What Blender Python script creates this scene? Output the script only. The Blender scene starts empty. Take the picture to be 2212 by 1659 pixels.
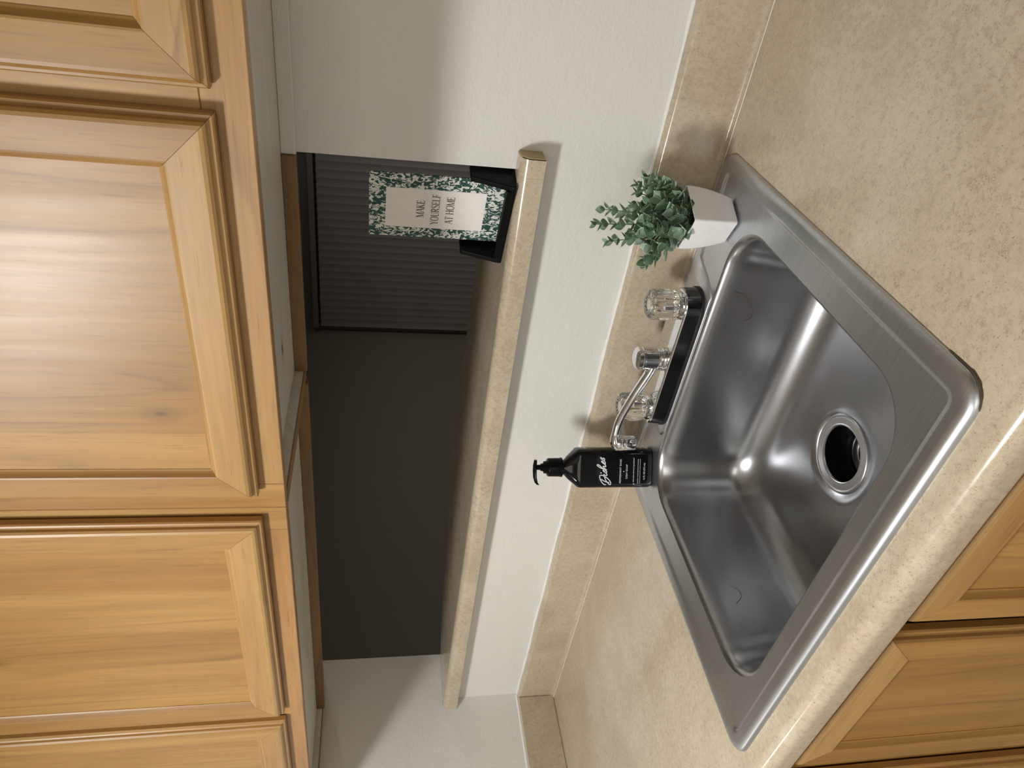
import bpy, bmesh, math, random
from mathutils import Vector, Matrix
random.seed(7)
PI = math.pi
SC = bpy.context.scene
COL = SC.collection
Z0 = 0.914                      # worktop height above the floor; shapes below are laid out from the worktop

# ------------------------------------------------------------------ camera, light, exposure
cam_d = bpy.data.cameras.new('camera')
cam = bpy.data.objects.new('camera', cam_d)
COL.objects.link(cam)
# the phone was held turned a quarter: the picture's right is down, its top is the room's right
DOWN = Vector((0.1317701, -0.1389776, -0.9814896))
RIGHT = Vector((0.7905904, 0.6120355, 0.0194774))
FWD = Vector((-0.5979996, 0.7785228, -0.1905224))
m3 = Matrix((DOWN, RIGHT, -FWD)).transposed()
cam.matrix_world = Matrix.Translation((1.83047, -0.98820, 0.49461 + Z0)) @ m3.to_4x4()
cam_d.sensor_fit = 'HORIZONTAL'
cam_d.sensor_width = 36.0
cam_d.lens = 1525.48 / 2212 * 36.0
cam_d.clip_start = 0.02
SC.camera = cam

world = bpy.data.worlds.new('world')
SC.world = world
world.use_nodes = True
bg = world.node_tree.nodes['Background']
bg.inputs[0].default_value = (0.75, 0.85, 1.0, 1)
bg.inputs[1].default_value = 0.0

def area_light(name, loc, size, power, color, rot=(0, 0, 0), shape='DISK', size_y=None):
    d = bpy.data.lights.new(name, 'AREA')
    d.shape = shape; d.size = size
    if size_y: d.size_y = size_y
    d.energy = power; d.color = color
    o = bpy.data.objects.new(name, d)
    o.location = loc; o.rotation_euler = rot
    COL.objects.link(o)
    return o
CEIL = 1.53
LAMP = (0.85, -1.42, 1.455)
area_light('ceiling_lamp_light', (LAMP[0], LAMP[1], LAMP[2] - 0.085 + Z0), 0.34, 22.0, (0.99, 0.985, 0.98))
area_light('hall_lamp_light', (-1.15, -1.45, 1.37 + Z0), 0.30, 3.5, (1.0, 0.92, 0.80))
# added fill that lifts the dark far room; no lamp is known there
area_light('far_room_fill', (2.2, 3.2, 1.45 + Z0), 0.3, 21.0, (1.0, 0.96, 0.90))
# added warm fill from the unseen side of the kitchen behind the photographer
area_light('warm_back_fill', (2.3, -2.62, 0.85 + Z0), 1.1, 7.0, (1.0, 0.94, 0.85), rot=(PI / 2, 0, 0), shape='RECTANGLE', size_y=1.0)

SC.cycles.sample_clamp_indirect = 2.5
SC.view_settings.view_transform = 'Standard'
SC.view_settings.look = 'None'
SC.view_settings.gamma = 1.0
SC.view_settings.use_curve_mapping = False
SC.view_settings.exposure = 0.64

# ------------------------------------------------------------------ material helpers
def new_mat(name):
    m = bpy.data.materials.new(name)
    m.use_nodes = True
    nt = m.node_tree
    return m, nt, nt.nodes['Principled BSDF']
def N(nt, typ, **kw):
    n = nt.nodes.new(typ)
    for k, v in kw.items():
        if k == 'i':
            for a, b in v.items(): n.inputs[a].default_value = b
        else: setattr(n, k, v)
    return n
def L(nt, a, b): nt.links.new(a, b)
def ramp(nt, fac, stops, interp='LINEAR'):
    r = N(nt, 'ShaderNodeValToRGB')
    cr = r.color_ramp; cr.interpolation = interp
    while len(cr.elements) < len(stops): cr.elements.new(0.5)
    for e, (p, c) in zip(cr.elements, stops):
        e.position = p
        e.color = (c, c, c, 1) if not hasattr(c, '__len__') else (c[0], c[1], c[2], 1)
    L(nt, fac, r.inputs[0])
    return r.outputs[0]
def mixc(nt, a, b, fac, mode='MIX'):
    m = N(nt, 'ShaderNodeMix', data_type='RGBA', blend_type=mode)
    for s, v in ((6, a), (7, b), (0, fac)):
        if hasattr(v, 'is_linked') or hasattr(v, 'links'): L(nt, v, m.inputs[s])
        else: m.inputs[s].default_value = v if not hasattr(v, '__len__') else (v[0], v[1], v[2], 1)
    return m.outputs[2]
def noise(nt, vec, scale, detail=4, rough=0.55, dist=0.0):
    n = N(nt, 'ShaderNodeTexNoise', i={'Scale': scale, 'Detail': detail, 'Roughness': rough, 'Distortion': dist})
    L(nt, vec, n.inputs['Vector'])
    return n.outputs[0]
def mapped(nt, scale=(1, 1, 1), randomize=False, rot=(0, 0, 0)):
    tc = N(nt, 'ShaderNodeTexCoord')
    src = tc.outputs['Object']
    if randomize:
        oi = N(nt, 'ShaderNodeObjectInfo')
        mu = N(nt, 'ShaderNodeVectorMath', operation='SCALE', i={0: (13.1, 7.7, 17.3)})
        L(nt, oi.outputs['Random'], mu.inputs['Scale'])
        ad = N(nt, 'ShaderNodeVectorMath', operation='ADD')
        L(nt, src, ad.inputs[0]); L(nt, mu.outputs[0], ad.inputs[1]); src = ad.outputs[0]
    mp = N(nt, 'ShaderNodeMapping', i={'Scale': scale, 'Rotation': rot})
    L(nt, src, mp.inputs['Vector'])
    return mp.outputs[0]
def bump(nt, bs, h, strength, dist):
    b = N(nt, 'ShaderNodeBump', i={'Strength': strength, 'Distance': dist})
    L(nt, h, b.inputs['Height']); L(nt, b.outputs[0], bs.inputs['Normal'])
def plain(name, col, rough=0.5, metal=0.0, spec=0.5, coat=0.0):
    m, nt, b = new_mat(name)
    b.inputs['Base Color'].default_value = (*col, 1)
    b.inputs['Roughness'].default_value = rough
    b.inputs['Metallic'].default_value = metal
    b.inputs['Specular IOR Level'].default_value = spec
    b.inputs['Coat Weight'].default_value = coat
    v = mapped(nt, (1, 1, 1))
    n = noise(nt, v, 60, 3)
    L(nt, mixc(nt, (col[0] * .93, col[1] * .93, col[2] * .93), (min(1, col[0] * 1.05), min(1, col[1] * 1.05), min(1, col[2] * 1.05)), n), b.inputs['Base Color'])
    return m

def wood(name, axis, light, mid, dark, line=0.5, rough=0.45, pores=0.6):
    m, nt, b = new_mat(name)
    lo, ac = 0.55, 6.5
    sc = [ac, ac, ac]; sc['xyz'.index(axis)] = lo
    v = mapped(nt, sc, True)
    broad = noise(nt, v, 1.7, 3, 0.5, 0.4)
    c = ramp(nt, broad, [(0.32, mid), (0.62, light)])
    # growth-ring lines: contours of a stretched noise
    n2 = noise(nt, v, 0.75, 1.5, 0.45, 0.25)
    mu = N(nt, 'ShaderNodeMath', operation='MULTIPLY', i={1: 17.0}); L(nt, n2, mu.inputs[0])
    fr = N(nt, 'ShaderNodeMath', operation='FRACT'); L(nt, mu.outputs[0], fr.inputs[0])
    ln = ramp(nt, fr.outputs[0], [(0.0, 0.0), (0.80, 0.0), (0.95, 1.0), (1.0, 0.15)])
    fade = ramp(nt, noise(nt, v, 2.3, 2), [(0.42, 0.0), (0.68, 1.0)])
    lf = N(nt, 'ShaderNodeMath', operation='MULTIPLY'); L(nt, ln, lf.inputs[0]); L(nt, fade, lf.inputs[1])
    lf2 = N(nt, 'ShaderNodeMath', operation='MULTIPLY', i={1: line}); L(nt, lf.outputs[0], lf2.inputs[0])
    c = mixc(nt, c, dark, lf2.outputs[0])
    # short fine pores
    sp = [55, 55, 55]; sp['xyz'.index(axis)] = 2.6
    vp = mapped(nt, sp, True)
    po = ramp(nt, noise(nt, vp, 7.0, 2, 0.6), [(0.29, 1.0), (0.41, 0.0)])
    pf = N(nt, 'ShaderNodeMath', operation='MULTIPLY', i={1: pores * 0.5}); L(nt, po, pf.inputs[0])
    c = mixc(nt, c, dark, pf.outputs[0])
    fibre = ramp(nt, noise(nt, vp, 2.2, 3, 0.6), [(0.3, 0.86), (0.7, 1.06)])
    c = mixc(nt, c, fibre, 1.0, 'MULTIPLY')
    if axis == 'z':                        # glued staves, each a little different in tone
        sx = N(nt, 'ShaderNodeSeparateXYZ'); L(nt, mapped(nt, (11.5, 1, 1), True), sx.inputs[0])
        fo = N(nt, 'ShaderNodeMath', operation='FLOOR'); L(nt, sx.outputs[0], fo.inputs[0])
        wn = N(nt, 'ShaderNodeTexWhiteNoise', noise_dimensions='1D'); L(nt, fo.outputs[0], wn.inputs['W'])
        c = mixc(nt, c, ramp(nt, wn.outputs['Value'], [(0.0, (0.86, 0.83, 0.79)), (1.0, (1.05, 1.05, 1.05))]), 1.0, 'MULTIPLY')
    # a few small knots
    sk = [9, 9, 9]; sk['xyz'.index(axis)] = 4.5
    vk = mapped(nt, sk, True)
    vo = N(nt, 'ShaderNodeTexVoronoi', i={'Scale': 0.8}); L(nt, vk, vo.inputs['Vector'])
    kn = ramp(nt, vo.outputs['Distance'], [(0.0, 1.0), (0.022, 1.0), (0.05, 0.25), (0.12, 0.0)])
    c = mixc(nt, c, (dark[0] * .25, dark[1] * .22, dark[2] * .2), kn)
    L(nt, c, b.inputs['Base Color'])
    rg = ramp(nt, noise(nt, vp, 1.0, 3), [(0.3, rough - 0.04), (0.7, rough + 0.07)])
    L(nt, rg, b.inputs['Roughness'])
    b.inputs['Coat Weight'].default_value = 0.5
    b.inputs['Coat Roughness'].default_value = 0.38
    bump(nt, b, noise(nt, mapped(nt, (1, 1, 1)), 420, 3), 0.10, 0.0006)
    return m
WL, WM, WD = (0.45, 0.258, 0.075), (0.345, 0.176, 0.044), (0.15, 0.06, 0.015)
M = {}
M['wood_z'] = wood('maple_grain_upright', 'z', WL, WM, WD, 0.55)
M['wood_x'] = wood('maple_grain_level', 'x', (0.475, 0.282, 0.100), (0.385, 0.207, 0.065), WD, 0.6)
M['wood_oak'] = wood('oak_rail', 'x', (0.42, 0.222, 0.075), (0.31, 0.145, 0.043), (0.16, 0.085, 0.03), 0.5, 0.38, 1.2)
M['wood_raw'] = wood('raw_brown_board', 'x', (0.23, 0.125, 0.042), (0.15, 0.078, 0.025), (0.06, 0.026, 0.009), 0.6, 0.6)
M['ply'] = plain('raw_plywood_edge', (0.28, 0.17, 0.075), 0.75)
M['underside'] = wood('grey_washed_ply', 'x', (0.69, 0.675, 0.61), (0.61, 0.595, 0.53), (0.42, 0.37, 0.30), 0.25, 0.55, 0.25)

def laminate(name):
    m, nt, b = new_mat(name)
    v = mapped(nt, (1, 1, 1))
    n1 = noise(nt, v, 9, 6, 0.6, 0.3)
    c = ramp(nt, n1, [(0.28, (0.43, 0.35, 0.25)), (0.52, (0.495, 0.414, 0.305)), (0.75, (0.555, 0.478, 0.365))])
    n2 = noise(nt, v, 130, 6, 0.7, 0.4)
    c = mixc(nt, c, ramp(nt, n2, [(0.3, 0.84), (0.5, 1.0), (0.72, 1.10)]), 1.0, 'MULTIPLY')
    # thin curly flecks
    n3 = noise(nt, v, 300, 3, 0.6, 1.2)
    d = N(nt, 'ShaderNodeMath', operation='SUBTRACT', i={1: 0.5}); L(nt, n3, d.inputs[0])
    a = N(nt, 'ShaderNodeMath', operation='ABSOLUTE'); L(nt, d.outputs[0], a.inputs[0])
    fl = ramp(nt, a.outputs[0], [(0.0, 1.0), (0.018, 0.85), (0.04, 0.0)])
    gate = ramp(nt, noise(nt, v, 120, 3, 0.6), [(0.50, 0.0), (0.60, 1.0)])
    g2 = ramp(nt, noise(nt, v, 7, 4, 0.65), [(0.36, 0.15), (0.68, 0.8)])
    f1 = N(nt, 'ShaderNodeMath', operation='MULTIPLY'); L(nt, fl, f1.inputs[0]); L(nt, gate, f1.inputs[1])
    f2 = N(nt, 'ShaderNodeMath', operation='MULTIPLY'); L(nt, f1.outputs[0], f2.inputs[0]); L(nt, g2, f2.inputs[1])
    c = mixc(nt, c, (0.22, 0.15, 0.09), f2.outputs[0])
    sp = ramp(nt, noise(nt, v, 520, 2, 0.5), [(0.27, 0.7), (0.36, 0.0)])
    c = mixc(nt, c, (0.2, 0.125, 0.07), sp)
    L(nt, c, b.inputs['Base Color'])
    L(nt, ramp(nt, n2, [(0.3, 0.17), (0.7, 0.24)]), b.inputs['Roughness'])
    b.inputs['Coat Weight'].default_value = 0.4
    b.inputs['Coat Roughness'].default_value = 0.11
    bump(nt, b, noise(nt, v, 260, 3), 0.05, 0.0003)
    return m
M['laminate'] = laminate('beige_stone_laminate')
M['ledge_core'] = plain('ledge_end_core', (0.42, 0.32, 0.16), 0.6)

def paint(name, col, rough=0.42, b1=0.45):
    m, nt, b = new_mat(name)
    v = mapped(nt, (1, 1, 1))
    n1 = noise(nt, v, 3.0, 4)
    L(nt, mixc(nt, [x * .97 for x in col], [min(1, x * 1.03) for x in col], n1), b.inputs['Base Color'])
    b.inputs['Roughness'].default_value = rough
    fine = noise(nt, v, 190, 4, 0.6)
    vs = mapped(nt, (14, 14, 70), rot=(0, 0.25, 0))
    sm = noise(nt, vs, 1.3, 5, 0.65, 0.8)
    mid = noise(nt, v, 38, 4, 0.55)
    a1 = N(nt, 'ShaderNodeMath', operation='MULTIPLY_ADD', i={1: 1.4}); L(nt, mid, a1.inputs[0]); L(nt, fine, a1.inputs[2])
    a2 = N(nt, 'ShaderNodeMath', operation='MULTIPLY_ADD', i={1: 0.9}); L(nt, sm, a2.inputs[0]); L(nt, a1.outputs[0], a2.inputs[2])
    bump(nt, b, a2.outputs[0], b1, 0.0016)
    return m
M['wall'] = paint('cream_wall_paint', (0.71, 0.705, 0.67))
M['brown_wall'] = paint('taupe_brown_wall_paint', (0.20, 0.165, 0.13), 0.7, 0.2)
M['ceiling'] = paint('white_ceiling_paint', (0.78, 0.77, 0.74), 0.8)
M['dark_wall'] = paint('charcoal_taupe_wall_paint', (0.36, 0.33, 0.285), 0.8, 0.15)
M['blind'] = plain('grey_blind_vane', (0.62, 0.61, 0.60), 0.6)
M['blind_rail'] = plain('dark_blind_rail', (0.40, 0.39, 0.37), 0.6)
M['floor'] = plain('brown_floor_tile', (0.27, 0.20, 0.13), 0.4)
M['carpet'] = plain('dark_carpet', (0.22, 0.19, 0.16), 0.95)
M['caulk'] = plain('white_caulk', (0.80, 0.79, 0.75), 0.22)
M['gap'] = plain('dark_joint', (0.02, 0.015, 0.012), 0.8)

def steel(name, rough, axis, col=(0.55, 0.572, 0.605), br=0.5, scratch=0.0):
    m, nt, b = new_mat(name)
    b.inputs['Metallic'].default_value = 1.0
    sc = [420, 420, 420]; sc['xyz'.index(axis)] = 9
    v = mapped(nt, sc)
    n = noise(nt, v, 1.0, 3, 0.6)
    vv = mapped(nt, (1, 1, 1))
    cl = noise(nt, vv, 22, 4, 0.6)
    c = mixc(nt, [x * (0.82 if br > 0.2 else 0.95) for x in col], [min(1, x * (1.14 if br > 0.2 else 1.04)) for x in col], n)
    c = mixc(nt, c, ramp(nt, cl, [(0.3, 0.97), (0.7, 1.02)]), 1.0, 'MULTIPLY')
    sp = ramp(nt, noise(nt, vv, 330, 1, 0.4), [(0.80, 0.0), (0.84, 1.0)])
    c = mixc(nt, c, (0.85, 0.86, 0.88), sp)
    L(nt, c, b.inputs['Base Color'])
    rr = ramp(nt, cl, [(0.3, rough - 0.004), (0.7, rough + 0.006)])
    L(nt, rr, b.inputs['Roughness'])
    bump(nt, b, n, br, 0.00012)
    return m
M['steel_deck'] = steel('brushed_steel_deck', 0.37, 'x', (0.60, 0.62, 0.65), br=0.3)
M['steel_bowl'] = steel('satin_steel_bowl', 0.26, 'x', (0.44, 0.447, 0.462), br=0.03)
M['steel_ring'] = steel('drain_steel', 0.3, 'x', (0.66, 0.665, 0.68), br=0.1)
M['chrome'] = plain('polished_chrome', (0.80, 0.81, 0.82), 0.06, 1.0)
M['rubber'] = plain('black_rubber', (0.012, 0.012, 0.013), 0.45)
M['black_gloss'] = plain('glossy_black_plastic', (0.004, 0.004, 0.005), 0.07, 0.0, 0.3, 0.0)
M['black_satin'] = plain('satin_black_plastic', (0.004, 0.004, 0.0045), 0.30, 0.0, 0.10)
M['white_print'] = plain('white_print', (0.85, 0.86, 0.88), 0.5)
M['green_print'] = plain('green_leaf_print', (0.25, 0.50, 0.33), 0.5)
M['dark_print'] = plain('dark_brown_print', (0.03, 0.022, 0.018), 0.7)
M['card_white'] = plain('cream_card', (0.86, 0.835, 0.80), 0.7)
M['pot'] = plain('white_ceramic', (0.83, 0.82, 0.81), 0.5)
M['soil'] = plain('dark_soil', (0.02, 0.018, 0.014), 0.9)
M['stem'] = plain('dull_green_stem', (0.10, 0.16, 0.085), 0.6)
M['hair'] = plain('dark_hair', (0.03, 0.022, 0.018), 0.5)
M['cap'] = plain('pale_cap', (0.56, 0.53, 0.44), 0.25)
def acrylic():
    m, nt, b = new_mat('clear_acrylic')
    b.inputs['Base Color'].default_value = (0.97, 0.98, 0.98, 1)
    b.inputs['Roughness'].default_value = 0.03
    b.inputs['Transmission Weight'].default_value = 1.0
    b.inputs['IOR'].default_value = 1.46
    return m
M['acrylic'] = acrylic()
def leaf_mat():
    m, nt, b = new_mat('grey_green_leaf')
    at = N(nt, 'ShaderNodeAttribute', attribute_name='edge')
    oi = N(nt, 'ShaderNodeObjectInfo')
    base = ramp(nt, oi.outputs['Random'], [(0.0, (0.065, 0.145, 0.075)), (0.5, (0.17, 0.29, 0.175)), (1.0, (0.32, 0.43, 0.34))])
    v = mapped(nt, (1, 1, 1), True)
    base = mixc(nt, base, ramp(nt, noise(nt, v, 120, 3), [(0.3, 0.75), (0.7, 1.15)]), 1.0, 'MULTIPLY')
    L(nt, mixc(nt, base, (0.60, 0.70, 0.56), at.outputs['Fac']), b.inputs['Base Color'])
    b.inputs['Roughness'].default_value = 0.5
    return m
M['leaf'] = leaf_mat()
def card_pattern():
    m, nt, b = new_mat('green_leaf_print_border')
    v = mapped(nt, (1, 1, 0.62), rot=(0, 0.5, 0))
    n = noise(nt, v, 170, 2.2, 0.6, 1.3)
    L(nt, ramp(nt, n, [(0.50, (0.012, 0.065, 0.048)), (0.53, (0.74, 0.75, 0.70))]), b.inputs['Base Color'])
    b.inputs['Roughness'].default_value = 0.6
    return m
M['card_pattern'] = card_pattern()
def emit(name, col, s):
    m, nt, b = new_mat(name)
    b.inputs['Base Color'].default_value = (*col, 1)
    b.inputs['Emission Color'].default_value = (*col, 1)
    b.inputs['Emission Strength'].default_value = s
    return m

# ------------------------------------------------------------------ mesh helpers
class MB:
    def __init__(s): s.v = []; s.f = []
    def add(s, vs, fs):
        o = len(s.v); s.v += [tuple(p) for p in vs]; s.f += [tuple(i + o for i in f) for f in fs]
        return s
    def box(s, a, b):
        x0, y0, z0 = a; x1, y1, z1 = b
        return s.add([(x0, y0, z0), (x1, y0, z0), (x1, y1, z0), (x0, y1, z0), (x0, y0, z1), (x1, y0, z1), (x1, y1, z1), (x0, y1, z1)],
                     [(3, 2, 1, 0), (4, 5, 6, 7), (0, 1, 5, 4), (1, 2, 6, 5), (2, 3, 7, 6), (3, 0, 4, 7)])
    def loft(s, loops, closed=True, cap0=False, cap1=False):
        n = len(loops[0]); vs = [p for lp in loops for p in lp]; fs = []
        for k in range(len(loops) - 1):
            for i in range(n if closed else n - 1):
                j = (i + 1) % n
                fs.append((k * n + i, k * n + j, (k + 1) * n + j, (k + 1) * n + i))
        if cap0: fs.append(tuple(reversed(range(n))))
        if cap1: fs.append(tuple((len(loops) - 1) * n + i for i in range(n)))
        return s.add(vs, fs)
    def lathe(s, prof, c=(0, 0, 0), n=40, flute=None, cap0=False, cap1=False):
        loops = []
        for r, z in prof:
            lp = []
            for i in range(n):
                a = 2 * PI * i / n
                rr = r * (flute(a, z) if flute else 1)
                lp.append((c[0] + rr * math.cos(a), c[1] + rr * math.sin(a), c[2] + z))
            loops.append(lp)
        return s.loft(loops, True, cap0, cap1)
    def tube(s, path, rads, n=12, caps=True, squash=1.0):
        P = [Vector(p) for p in path]
        if not hasattr(rads, '__len__'): rads = [rads] * len(P)
        up = Vector((0, 0, 1)); loops = []
        for i, p in enumerate(P):
            t = (P[min(i + 1, len(P) - 1)] - P[max(i - 1, 0)]).normalized()
            u = up if abs(t.dot(up)) < 0.98 else Vector((1, 0, 0))
            a = t.cross(u).normalized(); b = a.cross(t).normalized()
            loops.append([p + (a * math.cos(2 * PI * k / n) + b * math.sin(2 * PI * k / n) * squash) * rads[i] for k in range(n)])
        return s.loft(loops, True, caps, caps)
    def extrude_x(s, prof, x0, x1, caps=False):
        """open profile [(y,z)...] swept along x"""
        n = len(prof)
        vs = [(x0, y, z) for y, z in prof] + [(x1, y, z) for y, z in prof]
        fs = [(i, i + 1, n + i + 1, n + i) for i in range(n - 1)]
        if caps: fs += [tuple(range(n)), tuple(reversed(range(n, 2 * n)))]
        return s.add(vs, fs)
def xf(mb, mat):
    mb.v = [tuple(mat @ Vector(p)) for p in mb.v]; return mb

ORIG = {}
def link(name, mb, mat, parent=None, base=None, smooth=False, bev=0.0, seg=2, angle=35, fixn=True):
    """one mesh object; shapes arrive in scene coordinates (worktop = 0)"""
    b = Vector(ORIG[parent.name]) if parent else Vector(base or (0, 0, 0))
    me = bpy.data.meshes.new(name)
    me.from_pydata([tuple(Vector(p) - b) for p in mb.v], [], mb.f)
    me.validate()
    if fixn or bev:
        bm = bmesh.new(); bm.from_mesh(me)
        bmesh.ops.remove_doubles(bm, verts=bm.verts, dist=1e-6)
        bmesh.ops.recalc_face_normals(bm, faces=bm.faces)
        if bev:
            ed = [e for e in bm.edges if len(e.link_faces) == 2 and e.calc_face_angle(0) > 0.5]
            bmesh.ops.bevel(bm, geom=ed, offset=bev, segments=seg, profile=0.5, affect='EDGES', clamp_overlap=True)
        bm.to_mesh(me); bm.free()
    o = bpy.data.objects.new(name, me); COL.objects.link(o)
    if mat: me.materials.append(mat)
    if smooth:
        for p in me.polygons: p.use_smooth = True
        if angle < 180:
            try: me.set_sharp_from_angle(angle=math.radians(angle))
            except Exception: pass
    if parent:
        o.parent = parent
        ORIG[o.name] = ORIG[parent.name]
    else:
        o.location = (b.x, b.y, b.z + Z0); ORIG[o.name] = tuple(b)
    return o
def thing(name, base, label, cat, group=None):
    o = bpy.data.objects.new(name, None); COL.objects.link(o)
    o.empty_display_size = 0.05
    o.location = (base[0], base[1], base[2] + Z0); ORIG[o.name] = tuple(base)
    return tag(o, label, cat, group)
def tag(o, label=None, cat=None, group=None, kind=None):
    if label: o['label'] = label
    if cat: o['category'] = cat
    if group: o['group'] = group
    if kind: o['kind'] = kind
    return o
def struct(name, mb, mat, **kw):
    o = link(name, mb, mat, **kw); o['kind'] = 'structure'; return o
def rrect(x0, x1, y0, y1, r, z, nc=10, ns=10):
    """rounded rectangle loop, counter-clockwise, same count for any size"""
    out = []
    for (cx, cy, a0), (ex, ey) in zip([(x1 - r, y0 + r, -PI / 2), (x1 - r, y1 - r, 0), (x0 + r, y1 - r, PI / 2), (x0 + r, y0 + r, PI)],
                                      [(x1, y1 - r), (x0 + r, y1), (x0, y0 + r), (x1 - r, y0)]):
        for k in range(nc + 1):
            a = a0 + (PI / 2) * k / nc
            out.append((cx + r * math.cos(a), cy + r * math.sin(a), z))
        px, py, _ = out[-1]
        for k in range(1, ns):
            t = k / ns
            out.append((px + (ex - px) * t, py + (ey - py) * t, z))
    return out
def arc(cy, cz, r, a0, a1, n):
    return [(cy + r * math.cos(math.radians(a0 + (a1 - a0) * k / n)), cz + r * math.sin(math.radians(a0 + (a1 - a0) * k / n))) for k in range(n + 1)]
def catmull(P, n=8):
    P = [Vector(p) for p in P]; out = []
    for i in range(len(P) - 1):
        a = P[max(i - 1, 0)]; b = P[i]; c = P[i + 1]; d = P[min(i + 2, len(P) - 1)]
        for k in range(n):
            t = k / n
            out.append(0.5 * ((2 * b) + (c - a) * t + (2 * a - 5 * b + 4 * c - d) * t * t + (3 * b - a - 3 * c + d) * t ** 3))
    out.append(P[-1]); return out

# ------------------------------------------------------------------ the setting
FL = -Z0
OPX = 1.465; OPB = 0.262; OPT = 0.626; TH = 0.13
w = MB()
w.box((-0.12, 0, FL), (OPX, TH, OPB))
w.box((OPX, 0, FL), (3.0, TH, CEIL))
w.box((-0.12, 0, OPT), (OPX, TH, CEIL))
struct('wall_back', w, M['wall'])
struct('wall_left', MB().box((-0.12, -0.80, FL), (0, TH, CEIL)), M['wall'])
struct('wall_right', MB().box((3.0, -2.7, FL), (3.1, 5.3, CEIL)), M['brown_wall'])
fw = MB()
fw.box((-1.6, -2.82, FL), (1.75, -2.7, CEIL)); fw.box((2.85, -2.82, FL), (3.1, -2.7, CEIL))
fw.box((1.75, -2.82, FL), (2.85, -2.7, 0.35)); fw.box((1.75, -2.82, 1.35), (2.85, -2.7, CEIL))
struct('wall_front', fw, M['wall'])
struct('wall_side', MB().box((-1.7, -2.82, FL), (-1.6, TH, CEIL)), M['wall'])
struct('floor', MB().box((-1.7, -2.82, FL - 0.05), (3.1, TH, FL)), M['floor'])
struct('ceiling', MB().box((-1.7, -2.82, CEIL), (3.1, TH, CEIL + 0.05)), M['ceiling'])
# the unlit room beyond the pass-through
FY = 5.2; FX = -2.26
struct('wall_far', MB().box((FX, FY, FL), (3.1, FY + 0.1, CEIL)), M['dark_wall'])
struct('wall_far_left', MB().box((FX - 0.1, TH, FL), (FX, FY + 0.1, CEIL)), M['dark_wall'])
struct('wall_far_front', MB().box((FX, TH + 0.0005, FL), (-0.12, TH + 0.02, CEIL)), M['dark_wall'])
struct('floor_far', MB().box((FX - 0.1, TH, FL - 0.05), (3.1, FY + 0.1, FL)), M['carpet'])
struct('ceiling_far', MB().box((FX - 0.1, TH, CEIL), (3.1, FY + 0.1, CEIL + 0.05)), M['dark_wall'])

# ceiling lamp (out of the picture, throws the main light)
cl = thing('ceiling_lamp', (LAMP[0], LAMP[1], CEIL), 'round white flush dome lamp on the kitchen ceiling', 'lamp')
link('lamp_base', MB().lathe([(0.0, 0.0), (0.15, 0.0), (0.155, -0.02), (0.15, -0.03), (0.0, -0.03)], (LAMP[0], LAMP[1], CEIL), 32), M['caulk'], cl, smooth=True)
link('lamp_dome', MB().lathe([(0.165, -0.03), (0.16, -0.06), (0.13, -0.09), (0.08, -0.11), (0.001, -0.118)], (LAMP[0], LAMP[1], CEIL), 32), emit('lamp_glass', (1, 0.95, 0.87), 3.0), cl, smooth=True)

# ------------------------------------------------------------------ vertical blind in the dark room
bl = thing('vertical_blind', (-2.16, FY - 0.08, -0.80), 'closed grey vertical blind with upright vanes in the dark room', 'blind')
BZ = 1.055
link('headrail', MB().box((-2.19, FY - 0.10, BZ), (0.32, FY - 0.035, BZ + 0.05)), M['blind_rail'], bl, bev=0.004)
vm = MB()
rows = [[(0.045 * t, 0.006 * (1 - t * t) - 0.004 * t, z) for t in (-1, -0.5, 0, 0.5, 1)] for z in (-0.80, BZ - 0.02)]
rows2 = [[(x, y + 0.0012, z) for x, y, z in r] for r in rows]
vm.loft([rows[0], rows[1]], False); vm.loft([rows2[1], rows2[0]], False)
vane0 = None
for i in range(32):
    x = -2.14 + 0.0765 * i
    if vane0 is None:
        t = MB(); t.v = [(p[0] + x, p[1] + FY - 0.07, p[2]) for p in vm.v]; t.f = vm.f
        vane0 = link('vane', t, M['blind'], bl, smooth=True, fixn=False)
        vx0 = x
    else:
        o = vane0.copy(); COL.objects.link(o); o.parent = bl; o.location.x += x - vx0
    c = MB().box((x - 0.006, FY - 0.078, BZ - 0.022), (x + 0.020, FY - 0.066, BZ))
    if i == 0: clip0 = link('clip', c, M['gap'], bl)
    else:
        o = clip0.copy(); COL.objects.link(o); o.parent = bl; o.location.x += x - vx0

# ------------------------------------------------------------------ cabinets
DOOR_PROF = [(0.0, 0.0), (0.0, 0.0085), (0.0015, 0.0105), (0.004, 0.0112), (0.0055, 0.0125), (0.0065, 0.0160), (0.0090, 0.0185), (0.0125, 0.0195),
             (0.0430, 0.0195), (0.0450, 0.0188), (0.0475, 0.0155), (0.0500, 0.0128), (0.0520, 0.0115)]
FW = 0.052
def member(x0, x1, z0, z1, yb, side):
    Lw = x1 - x0; Lh = z1 - z0
    mb = MB(); n = len(DOOR_PROF); a = []; b = []
    for t, h in DOOR_PROF + [(FW, 0.0)]:
        if side == 'b': p, q = (x0 + t, z0 + t), (x1 - t, z0 + t)
        elif side == 't': p, q = (x0 + t, z1 - t), (x1 - t, z1 - t)
        elif side == 'l': p, q = (x0 + t, z0 + t), (x0 + t, z1 - t)
        else: p, q = (x1 - t, z0 + t), (x1 - t, z1 - t)
        g = 0.00025                        # hairline mitre gap
        d = Vector((q[0] - p[0], q[1] - p[1])).normalized() * g
        a.append((p[0] + d.x, yb - h, p[1] + d.y)); b.append((q[0] - d.x, yb - h, q[1] - d.y))
    mb.loft([a, b], True, True, True)
    return mb
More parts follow.
